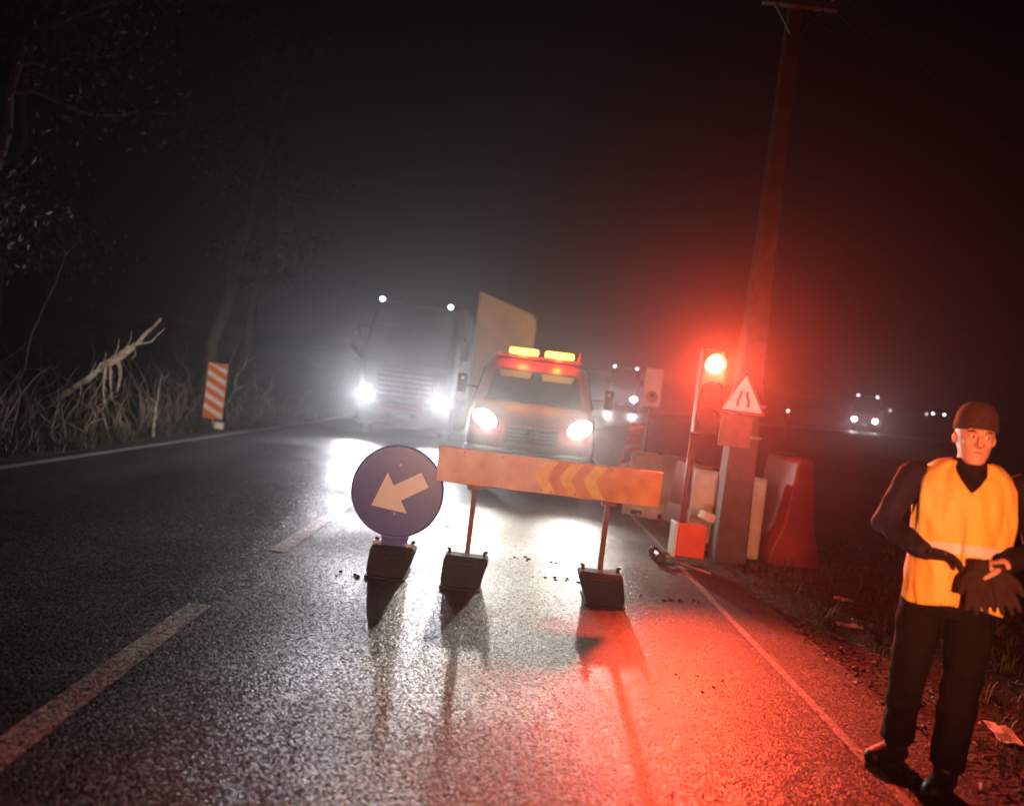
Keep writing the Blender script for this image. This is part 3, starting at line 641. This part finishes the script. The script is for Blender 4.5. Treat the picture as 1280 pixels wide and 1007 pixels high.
def hand(mb, wrist, fwd, nrm, side, curls, inf=0.0, sc=1.0, spread=0.09, palm_len=0.095):
    f = Vector(fwd).normalized(); n = Vector(nrm); n = (n - f * n.dot(f)).normalized(); s = f.cross(n) * side   # thumb lies towards +s
    w0 = Vector(wrist)
    def ring(d, hw, ht, off=0): return [w0 + f * d * sc + s * (math.cos(2 * math.pi * j / 14) * (hw + inf) * sc + off) + n * math.sin(2 * math.pi * j / 14) * (ht + inf) * sc for j in range(14)]
    mb.loft([ring(-0.03, .027, .021), ring(0.0, .028, .020), ring(0.03, .037, .018), ring(palm_len * .8, .042, .016), ring(palm_len, .039, .013)])
    for k, (off, ln) in enumerate(((0.031, .074), (0.0105, .083), (-0.0105, .077), (-0.031, .060))):
        p = w0 + f * (palm_len - .012) * sc + s * off * sc; d = (f + s * spread * (off / 0.03)).normalized(); pts = [p]; rad = [(.0105 + inf) * sc]
        c = curls[k]
        for seg, (fr_, r_) in enumerate(((.45, .0098), (.30, .009), (.25, .0075))):
            ang = c * (0.8, 1.1, 0.7)[seg]
            d = (Matrix.Rotation(ang, 3, d.cross(n).normalized()) @ d).normalized()
            p = p + d * ln * fr_ * sc * 1.12; pts.append(p); rad.append((r_ + inf) * sc)
        mb.tube(pts, rad, 8); mb.ell(pts[-1], (rad[-1],) * 3, 8, 5)
    p = w0 + f * 0.018 * sc + s * 0.026 * sc; d1 = (f * .72 + s * .62 - n * .0).normalized(); d2 = (f * .9 + s * .25 + n * .35 * curls[4]).normalized()
    pts = [p, p + d1 * .045 * sc, p + d1 * .045 * sc + d2 * .034 * sc, p + d1 * .045 * sc + d2 * .06 * sc]
    mb.tube(pts, [(.015 + inf) * sc, (.0125 + inf) * sc, (.0105 + inf) * sc, (.008 + inf) * sc], 8)
body = MB()
body.loft([ering(HC.x, HC.y + dy, HC.z + dz, a * HW, b_) for dz, a, b_, dy in ((-.128, .026, .03, -.055), (-.115, .040, .048, -.042), (-.085, .054, .072, -.022), (-.045, .064, .088, -.008), (0, .071, .096, 0), (.05, .074, .098, .004), (.095, .066, .088, .008), (.125, .045, .06, .01), (.14, .015, .02, .01))])
M = Matrix.Rotation(R(4), 3, 'Z') @ Matrix.Rotation(R(7), 3, 'X')
def fp(x, y, z): return HC + M @ Vector((x, y, z))
body.tube([fp(0, -.088, .028), fp(0, -.104, .005), fp(0, -.117, -.022), fp(0, -.098, -.034)], [.009, .012, .015, .010], 8)          # nose
body.ell(fp(0.012, -.100, -.024), (.011, .012, .009)); body.ell(fp(-0.012, -.100, -.024), (.011, .012, .009))
body.tube([fp(-.05, -.074, .038), fp(-.02, -.092, .036), fp(.02, -.092, .036), fp(.05, -.074, .038)], [.009, .012, .012, .009], 8)      # brow
body.ell(fp(0.042, -.064, -.018), (.020, .022, .02)); body.ell(fp(-0.042, -.064, -.018), (.020, .022, .02))                         # cheeks
body.ell(fp(0, -.082, -.098), (.024, .02, .018)); body.ell(fp(0, -.090, -.057), (.026, .013, .016))                                  # chin, mouth mound
for sx in (-1, 1): body.ell(fp(sx * .080, .014, -.012), (.010, .018, .028), rot=(0, 0, sx * .4))
body.tube([(CX, 0.01, 1.42), (CX, 0.0, 1.50), (HC.x, 0.0, 1.60)], [.066, .058, .055], 16)
body.loft([ering(CX - .01, 0, z, a, b_) for z, a, b_ in ((.86, .13, .09), (1.0, .145, .10), (1.15, .14, .095), (1.32, .165, .105), (1.43, .16, .09), (1.48, .09, .06))])
for sh, el, wr, in ((SHR, ELR, WRR), (SHL, ELL_, WRL)):
    body.tube([sh, sh.lerp(el, .5), el], [.052, .046, .038], 12); body.ell(el, (.04,) * 3); body.tube([el, el.lerp(wr, .4), wr], [.038, .036, .025], 12)
for hi, kn, an_ in ((HIR, KNR, ANR), (HIL, KNL, ANL)):
    body.tube([hi, hi.lerp(kn, .5), kn], [.08, .07, .052], 12); body.ell(kn, (.053,) * 3); body.tube([kn, kn.lerp(an_, .35), an_], [.052, .054, .038], 12)
    body.tube([an_, an_ + Vector((-.03, -.03, -.04))], [.036, .03], 10)
hR = ((0.80, -0.48, 0.12), (-0.25, -0.25, -0.9), -1); hL = ((-0.86, -0.25, -0.20), (0.1, 0.35, -0.9), 1)
hand(body, WRR, *hR, (.35, .4, .45, .5, .4)); hand(body, WRL, *hL, (.75, .85, .9, .95, .8))
bo = remeshed(body, 'body', 'skin', W, 0.0045, 2)
for sx in (-1, 1):
    e_ = MB().ell(fp(sx * .031, -.0855, .012), (.0125, .007, .0065)).build('eye', 'eye_white', bo, True)
    MB().ell(fp(sx * .031 + .003, -.091, .012), (.0058, .003, .0058), 10, 6).build('iris', 'eye_iris', e_, True)
    MB().tube([fp(sx * .014, -.100, .034), fp(sx * .034, -.096, .040), fp(sx * .052, -.080, .034)], [.004, .0045, .003], 6).build('eyebrow', 'hair', bo)
MB().tube([fp(-.024, -.093, -.060), fp(-.008, -.1035, -.057), fp(.008, -.1035, -.057), fp(.024, -.093, -.060)], [.002, .005, .005, .002], 8).build('lips', 'lip', bo, True)
# hair at the nape and stubble line
hr = MB()
hr.loft([ering(HC.x, HC.y + .022, HC.z + dz, a * 1.08, b_) for dz, a, b_ in ((-.055, .060, .078), (-.03, .069, .086), (0.01, .0745, .092), (.05, .076, .092))])
remeshed(hr, 'hair', 'hair', bo, 0.006, 2)
# beanie
bn = MB(); tilt = Matrix.Rotation(R(-8), 3, 'X')
for dz, a in ((0.030, .091), (0.034, .095), (.068, .095), (.072, .090), (.10, .088), (.128, .079), (.156, .057), (.170, .022)):
    bn.v += [tuple(HC + Vector((0, .008, 0)) + tilt @ (M @ Vector((a * .98 * math.cos(2 * math.pi * j / 36) * (1 + .012 * (j % 2)), a * 1.13 * math.sin(2 * math.pi * j / 36) * (1 + .012 * (j % 2)), dz)))) for j in range(36)]
n = 36; bn.f = [(i * n + j, i * n + (j + 1) % n, (i + 1) * n + (j + 1) % n, (i + 1) * n + j) for i in range(7) for j in range(n)] + [tuple(7 * n + j for j in range(n))]
o = bn.build('beanie', 'beanie_knit', W, True, sub=1); o.modifiers.new('s', 'SOLIDIFY').thickness = 0.006
# jacket
jk = MB()
TOR = [(.84, .175, .120), (.90, .178, .124), (1.0, .178, .124), (1.12, .180, .124), (1.25, .192, .130), (1.36, .198, .130), (1.43, .185, .116), (1.475, .130, .092), (1.495, .085, .078), (1.52, .078, .076)]
jk.loft([ering(CX, 0.005, z, a, b_, 32) for z, a, b_ in TOR])
for sh, el, wr in ((SHR, ELR, WRR), (SHL, ELL_, WRL)):
    jk.ell(sh + Vector((0, 0, -.012)), (.070, .070, .068)); jk.tube([sh, sh.lerp(el, .5), el], [.072, .067, .057], 14); jk.ell(el, (.058,) * 3)
    jk.tube([el, el.lerp(wr, .5), el.lerp(wr, .93)], [.058, .053, .043], 14)
remeshed(jk, 'jacket', 'jacket_cloth', W, 0.008, 4, 0.011)
cl = MB().loft([ering(CX + .004, 0.002, z, a, b_, 28) for z, a, b_ in ((1.50, .080, .078), (1.53, .088, .084), (1.548, .086, .082), (1.552, .078, .076), (1.51, .072, .072))], caps=False)
cl.build('collar', 'jacket_cloth', W, True)
# trousers
tr = MB(); tr.loft([ering(CX - .005, 0.005, z, a, b_, 28) for z, a, b_ in ((.80, .165, .115), (.88, .172, .12), (1.0, .165, .115))])
for hi, kn, an_ in ((HIR, KNR, ANR), (HIL, KNL, ANL)):
    bot_ = an_ + Vector((0, 0, .03)); tr.tube([hi + Vector((0, 0, -.02)), hi.lerp(kn, .4), kn, kn.lerp(bot_, .5), bot_], [.108, .102, .082, .078, .074], 16)
remeshed(tr, 'trousers', 'trouser_cloth', W, 0.009, 4, 0.012)
# boots
for an_, d in ((ANR, Vector((-.62, -.78, 0))), (ANL, Vector((-.42, -.90, 0)))):
    d.normalize(); m = MB(); a0 = Vector((an_.x, an_.y, 0))
    m.tube([a0 + Vector((0, 0, .19)), a0 + Vector((0, 0, .11)), a0 + Vector((0, 0, .05))], [.056, .056, .05], 14)
    m.tube([a0 - d * .05 + Vector((0, 0, .048)), a0 + d * .05 + Vector((0, 0, .055)), a0 + d * .12 + Vector((0, 0, .05)), a0 + d * .185 + Vector((0, 0, .042)), a0 + d * .205 + Vector((0, 0, .038))], [.045, .054, .05, .044, .025], 14)
    bt = remeshed(m, 'boot', 'boot_leather', W, 0.008, 3)
    sl = MB(); s_ = Vector((-d.y, d.x, 0)); out = []
    for k in range(22):
        a = 2 * math.pi * k / 22; out.append(a0 + d * (.075 + .145 * math.cos(a)) + s_ * (.050 * math.sin(a)))
    sl.loft([[(p.x, p.y, zz) for p in out] for zz in (0.0, 0.026)]); sl.build('sole', 'black_rubber', bt)
# vest: sheet round the torso with armholes and a V neck
VT = [(.84, .196, .148), (1.0, .200, .146), (1.12, .202, .146), (1.25, .212, .152), (1.36, .216, .152), (1.43, .212, .138), (1.48, .186, .112), (1.51, .150, .094), (1.54, .105, .086), (1.60, .09, .08)]
def tor(z):
    for (z0, a0, b0), (z1, a1, b1) in zip(VT, VT[1:]):
        if z <= z1: k = max(0, (z - z0) / (z1 - z0)); return a0 + (a1 - a0) * k, b0 + (b1 - b0) * k
    return VT[-1][1:]
Z0 = 0.862; NC, NR = 48, 44
def top(s_, front):
    k = abs(s_)
    if k < .34: return (1.395 + .135 * (k / .34)) if front else 1.515 + .015 * k / .34
    if k < .70: return 1.53 - .02 * (k - .34) / .36
    u = (k - .70) / .30; return 1.225 + (1.51 - 1.225) * (1 - u ** .55 if u < 1 else 0)
vm = MB()
def vest_sheet(front):
    base = len(vm.v); sg_ = -1 if front else 1
    for c_ in range(NC + 1):
        s_ = -1 + 2 * c_ / NC; zt = top(s_, front)
        for r_ in range(NR + 1):
            z = Z0 + (zt - Z0) * r_ / NR; a, b_ = tor(z); ph = s_ * math.pi / 2
            fold = 0.020 * noise.noise(Vector((s_ * 3.5, sg_ * 2.0, z * 2.0))) + 0.013 * noise.noise(Vector((s_ * 8 + z * 5, sg_ * 5.0, z * 7))) + 0.004 * noise.noise(Vector((s_ * 22, sg_ * 3.0, z * 9)))
            fold *= min(1, (1 - abs(s_)) * 6); hem = (1 - r_ / NR) * 0.018 * math.sin(s_ * 4 + 1)
            ex = 0.012 * max(0, (1.1 - z) / .25)
            vm.v.append((CX + (a + ex + fold) * math.sin(ph), 0.005 + sg_ * (b_ + ex + fold) * math.cos(ph), z + hem))
    for c_ in range(NC):
        for r_ in range(NR):
            i_ = base + c_ * (NR + 1) + r_; q4 = (i_, i_ + NR + 1, i_ + NR + 2, i_ + 1); vm.f.append(q4 if front else q4[::-1])
    return base
f0 = vest_sheet(True); b0_ = vest_sheet(False)
for c_ in range(NC):                      # shoulder straps join front and back
    if .33 < abs(-1 + 2 * (c_ + .5) / NC) < .72:
        pa = [Vector(vm.v[f0 + (c_ + d_) * (NR + 1) + NR]) for d_ in (0, 1)]; pb = [Vector(vm.v[b0_ + (c_ + d_) * (NR + 1) + NR]) for d_ in (0, 1)]
        rows = []
        for k in range(7):
            t_ = k / 6; rows.append([pa[d_].lerp(pb[d_], t_) + Vector((0, 0, .018 * math.sin(math.pi * t_))) for d_ in (0, 1)])
        for k in range(6): vm.add([rows[k][0], rows[k][1], rows[k + 1][1], rows[k + 1][0]], [(0, 1, 2, 3)])
vest = vm.build('vest', 'vest_yellow', W, True)
bm = bmesh.new(); bm.from_mesh(vest.data); bmesh.ops.remove_doubles(bm, verts=bm.verts, dist=.001); bmesh.ops.recalc_face_normals(bm, faces=bm.faces)
for f_ in bm.faces: f_.smooth = True
bm.to_mesh(vest.data); bm.free()
sd = vest.modifiers.new('s', 'SOLIDIFY'); sd.thickness = 0.004; sd.offset = 1
for (zl, zh) in ((1.105, 1.155),):       # reflective tape round the waist
    tp = MB()
    for sg_ in (-1, 1):
        base = len(tp.v)
        for c_ in range(NC + 1):
            s_ = -1 + 2 * c_ / NC; ph = s_ * math.pi / 2
            for z in (zl, zh):
                a, b_ = tor(z); fold = (0.020 * noise.noise(Vector((s_ * 3.5, sg_ * 2.0, z * 2.0))) + 0.013 * noise.noise(Vector((s_ * 8 + z * 5, sg_ * 5.0, z * 7)))) * min(1, (1 - abs(s_)) * 6)
                tp.v.append((CX + (a + fold + .007) * math.sin(ph), 0.005 + sg_ * (b_ + fold + .007) * math.cos(ph), z + (1 - (z - Z0) / .65) * .018 * math.sin(s_ * 4 + 1)))
        for c_ in range(NC): tp.f.append((base + 2 * c_, base + 2 * c_ + 2, base + 2 * c_ + 3, base + 2 * c_ + 1))
    tp.build('reflective_tape', 'silver_tape', vest, True)
zp = MB()
zp.tube([(CX - .004, -(tor(z)[1] + .012 * max(0, (1.1 - z) / .25)) - .003, z) for z in (.875, .95, 1.05, 1.15, 1.25, 1.33, 1.40)], .006, 6); zp.build('zip', 'vest_trim', vest)
# gloves
gl = MB(); hand(gl, WRR, *hR, (.35, .4, .45, .5, .4), inf=.0045)
gl.tube([WRR.lerp(ELR, .22), WRR.lerp(ELR, .1), WRR], [.042, .040, .034], 14)
remeshed(gl, 'worn_glove', 'glove_dark', W, 0.005, 2)
G = empty('work_glove', W.matrix_basis @ Vector((0.10, -0.262, 1.085)), R(-22)); tag(G, 'empty dark work glove dangling fingers down from the workman\'s bare hand', 'glove')
gm = MB(); hand(gm, (0.0, 0, 0.0), (0.12, 0.02, -1), (0, -1, 0), 1, (.12, .05, .10, .06, .2), inf=.004, sc=1.12, spread=.20)
hand(gm, (0.075, 0.022, -0.005), (0.28, 0.0, -1), (0, -1, 0), -1, (.05, .1, .06, .12, .2), inf=.003, sc=1.05, spread=.20)
remeshed(gm, 'glove_shell', 'glove_dark', G, 0.005, 2)

# ------------------------------------------------------------------ left bank: fallen branch, stems, trees
def gnarl(pts, r0, r1, n=7, amp=0.03, seed=0, sub=4):
    P_ = [Vector(p) for p in pts]; out = []
    for i in range(len(P_) - 1):
        for k in range(sub):
            t_ = k / sub; out.append(P_[i].lerp(P_[i + 1], t_))
    out.append(P_[-1]); N = len(out) - 1
    out = [p + Vector((noise.noise(p * 3 + Vector((seed, 0, 0))), noise.noise(p * 3 + Vector((0, seed, 9))), noise.noise(p * 3 + Vector((7, 0, seed))))) * amp for p in out]
    rr = [(r0 + (r1 - r0) * k / N) * (1 + .25 * noise.noise(Vector((k * .9, seed, 0)))) for k in range(N + 1)]
    return out, rr
fb = empty('fallen_branch', (-6.95, 13.0, ground_z(-6.95, 13))); tag(fb, 'pale broken branch leaning out from the bank with torn bark', 'branch')
off = Vector(fb.location)
def L_(p): return Vector(p) - off
m = MB(); p_, r_ = gnarl([L_((-7.95, 13.3, .45)), L_((-7.3, 13.1, .95)), L_((-6.85, 13, 1.38)), L_((-6.45, 12.95, 1.65)), L_((-6.1, 12.9, 2.12))], .055, .025, amp=.06); m.tube(p_, r_, 8); m.build('limb', 'pale_wood', fb, True); LIMB = p_
for k, (ox, w0, zl) in enumerate(((0.0, .075, .40), (-.07, .045, .75), (.07, .04, .62), (-.12, .03, 1.0), (.12, .025, .95))):
    m = MB(); t0 = LIMB[9 + k % 3]
    p_, r_ = gnarl([t0, L_((-6.86 + ox, 12.88, 1.22)), L_((-6.84 + ox * 1.2, 12.88, (1.22 + zl) / 2)), L_((-6.78 + ox * .8, 12.88, zl))], w0, .006, amp=.10, seed=4 + 3 * k); m.tube(p_, r_, 7, .35); m.build('torn_bark', 'pale_wood', fb, True)
m = MB(); p_, r_ = gnarl([L_((-6.78, 12.95, 1.35)), L_((-6.66, 12.9, 1.05)), L_((-6.70, 12.9, .80))], .035, .012, amp=.05, seed=8); m.tube(p_, r_, 7); m.build('twig', 'pale_wood', fb, True)
m = MB(); p_, r_ = gnarl([L_((-6.45, 12.95, 1.62)), L_((-6.2, 12.9, 1.70)), L_((-6.0, 12.9, 1.95))], .022, .008, amp=.04, seed=9); m.tube(p_, r_, 6); m.build('twig', 'pale_wood', fb, True)
for k in range(9):
    b0 = LIMB[3 + k]; a = random.uniform(-1.2, 1.2) + (1.57 if k % 2 else -1.57); ln = random.uniform(.15, .5)
    q_, r2 = gnarl([b0, b0 + Vector((.3 * ln, -.1, math.sin(a) * ln * .6)), b0 + Vector((.5 * ln * math.cos(a * .5), -.15, math.sin(a) * ln))], .014, .003, amp=.03, seed=30 + k)
    MB().tube(q_, r2, 5).build('twig', 'pale_wood', fb)
m = MB()
for k in range(420):
    gy = random.uniform(8.5, 24); gx = -6.7 - abs(random.gauss(0, .9)); h = random.uniform(.25, 1.3) * (1.5 if gx < -7.6 else 1); a = random.uniform(0, 6.28); b0 = Vector((gx, gy, ground_z(gx, gy) - .02))
    e_ = b0 + Vector((math.cos(a) * h * .5, math.sin(a) * h * .4, h * random.uniform(.5, 1)))
    q_, r2 = gnarl([b0, b0.lerp(e_, .5) + Vector((0, 0, h * .15)), e_], random.uniform(.005, .017), .002, amp=.16, seed=k, sub=3); m.tube(q_, r2, 4)
tag(m.build('undergrowth', 'dry_stalk'), 'tangle of dry stalks and brambles covering the left bank', 'undergrowth', kind='stuff')
stems = [(-6.50, 14.0, 1.2, 0.05, 'pale_wood', 'thin crooked pale stem right beside the fallen branch'),
    (-7.35, 11.0, 1.35, -0.1, 'pale_wood', 'bare pale sapling on the bank farthest from the delineator'),
    (-6.78, 18.2, 1.75, 0.22, 'pale_wood', 'pale splintered stem rising behind the striped delineator'),
    (-7.05, 15.4, 1.1, 0.1, 'bark', 'dark bare sapling between fallen branch and delineator'),
    (-7.0, 11.8, .55, -0.2, 'pale_wood', 'short pale stump of a twig below the fallen branch'),
    (-8.3, 12.6, 3.2, 0.3, 'bark', 'tall dark bare sapling rising behind the fallen branch'),
    (-6.72, 12.2, .42, 0.25, 'pale_wood', 'low bent pale twig at the roadside foot of the bank'),
    (-7.5, 19.5, 2.0, 0.2, 'bark', 'dark bare sapling on the bank behind the delineator'),
    (-7.25, 10.3, .7, 0.2, 'bark', 'short dark twig clump at the bank foot')]
for i, (sx_, sy_, h, ln_, wm, lab) in enumerate(stems):
    z0 = ground_z(sx_, sy_) - .03; o = empty('dead_sapling', (sx_, sy_, z0)); rx, ry = ln_ * h, random.uniform(-.2, .2)
    m = MB(); pts = [(0, 0, 0), (rx * .2, ry * .3, h * .35), (rx * .55, ry * .6, h * .7), (rx, ry, h)]
    p_, r_ = gnarl(pts, .014 + .013 * h, .006, amp=.13, seed=i); m.tube(p_, r_, 6); m.build('stem', wm, o, True)
    for k in range(3 + int(h * 2.5)):
        b0 = p_[random.randint(3, len(p_) - 2)]; a = random.uniform(0, 6.28); ln = random.uniform(.12, .40)
        q_, r2 = gnarl([b0, b0 + Vector((math.cos(a) * ln * .6, math.sin(a) * ln * .4, ln * .3)), b0 + Vector((math.cos(a) * ln, math.sin(a) * ln * .6, ln * random.uniform(-.6, .8)))], .009, .003, amp=.04, seed=i + k)
        MB().tube(q_, r2, 5).build('twig', wm if k % 2 else 'bark', o)
    tag(o, lab, 'sapling', 'dead saplings on the bank')
def tree(x, y, h, lean, seed, label, leaves=2600, spread=2.6):
    rnd = random.Random(seed); z0 = ground_z(x, y) - .1; o = empty('roadside_tree', (x, y, z0)); tag(o, label, 'tree', 'trees on the left bank')
    p_, r_ = gnarl([(0, 0, 0), (lean * .3, 0, h * .35), (lean * .6, .1, h * .65), (lean, .1, h)], .20, .05, amp=.18, seed=seed)
    tm = MB(); tm.tube(p_, r_, 10); trk = tm.build('trunk', 'bark', o, True); tips = []
    for k in range(9):
        b0 = p_[rnd.randint(4, len(p_) - 1)]; a = rnd.uniform(0, 6.28); ln = rnd.uniform(.6, 1.0) * spread
        e_ = b0 + Vector((math.cos(a) * ln, math.sin(a) * ln, rnd.uniform(.3, 1.2) * ln * .6))
        q_, r2 = gnarl([b0, b0.lerp(e_, .5) + Vector((0, 0, -.1)), e_], .06, .015, amp=.2, seed=seed + k); lm = MB(); lm.tube(q_, r2, 6); lm.build('limb', 'bark', trk, True)
        tips += q_[2:]
    lf = MB()
    for k in range(leaves):
        c_ = rnd.choice(tips) + Vector((rnd.gauss(0, .38), rnd.gauss(0, .38), rnd.gauss(0, .32)))
        s_ = rnd.uniform(.035, .08); E_ = Euler((rnd.uniform(0, 3), rnd.uniform(0, 3), rnd.uniform(0, 6))).to_matrix()
        lf.add([c_ + E_ @ Vector(q) for q in ((-s_, 0, 0), (0, -s_ * .5, s_ * .15), (s_ * 1.2, 0, 0), (0, s_ * .5, s_ * .15))], [(0, 1, 2, 3)])
    lf.build('crown', 'dead_leaf', o)
tree(-8.4, 20.5, 10.5, 1.6, 3, 'tall slim tree with leaning trunk on the bank behind the delineator')
tree(-8.9, 11.6, 6.0, .9, 5, 'low leafy tree on the bank above the fallen branch', 3600, 3.0)
tree(-10.3, 14.8, 7.5, .2, 11, 'broad tree with dry brown leaves high on the bank', 3600, 3.0)
tree(-9.6, 27, 9.0, .6, 17, 'tree on the bank beside the blue lorry\'s trailer', 2600)
tree(-12.2, 9.2, 8.0, .6, 23, 'tree at the top of the bank farthest from the lorry', 2600, 3.0)

# ------------------------------------------------------------------ haze
hz = MB().box((0, 70, 24), (410, 270, 56)); me = hz.mesh('haze'); ho = bpy.data.objects.new('haze', me); C.objects.link(ho)
hm = bpy.data.materials.new('haze'); hm.use_nodes = True; n_ = hm.node_tree.nodes; n_.remove(n_['Principled BSDF'])
pv = n_.new('ShaderNodeVolumePrincipled'); pv.inputs['Color'].default_value = (0.92, 0.92, 0.95, 1); pv.inputs['Density'].default_value = HAZE; pv.inputs['Anisotropy'].default_value = 0.86
hm.node_tree.links.new(pv.outputs[0], n_['Material Output'].inputs['Volume']); me.materials.append(hm)
tag(ho, 'thin damp night haze over the road', 'haze', kind='stuff'); ho.visible_shadow = True
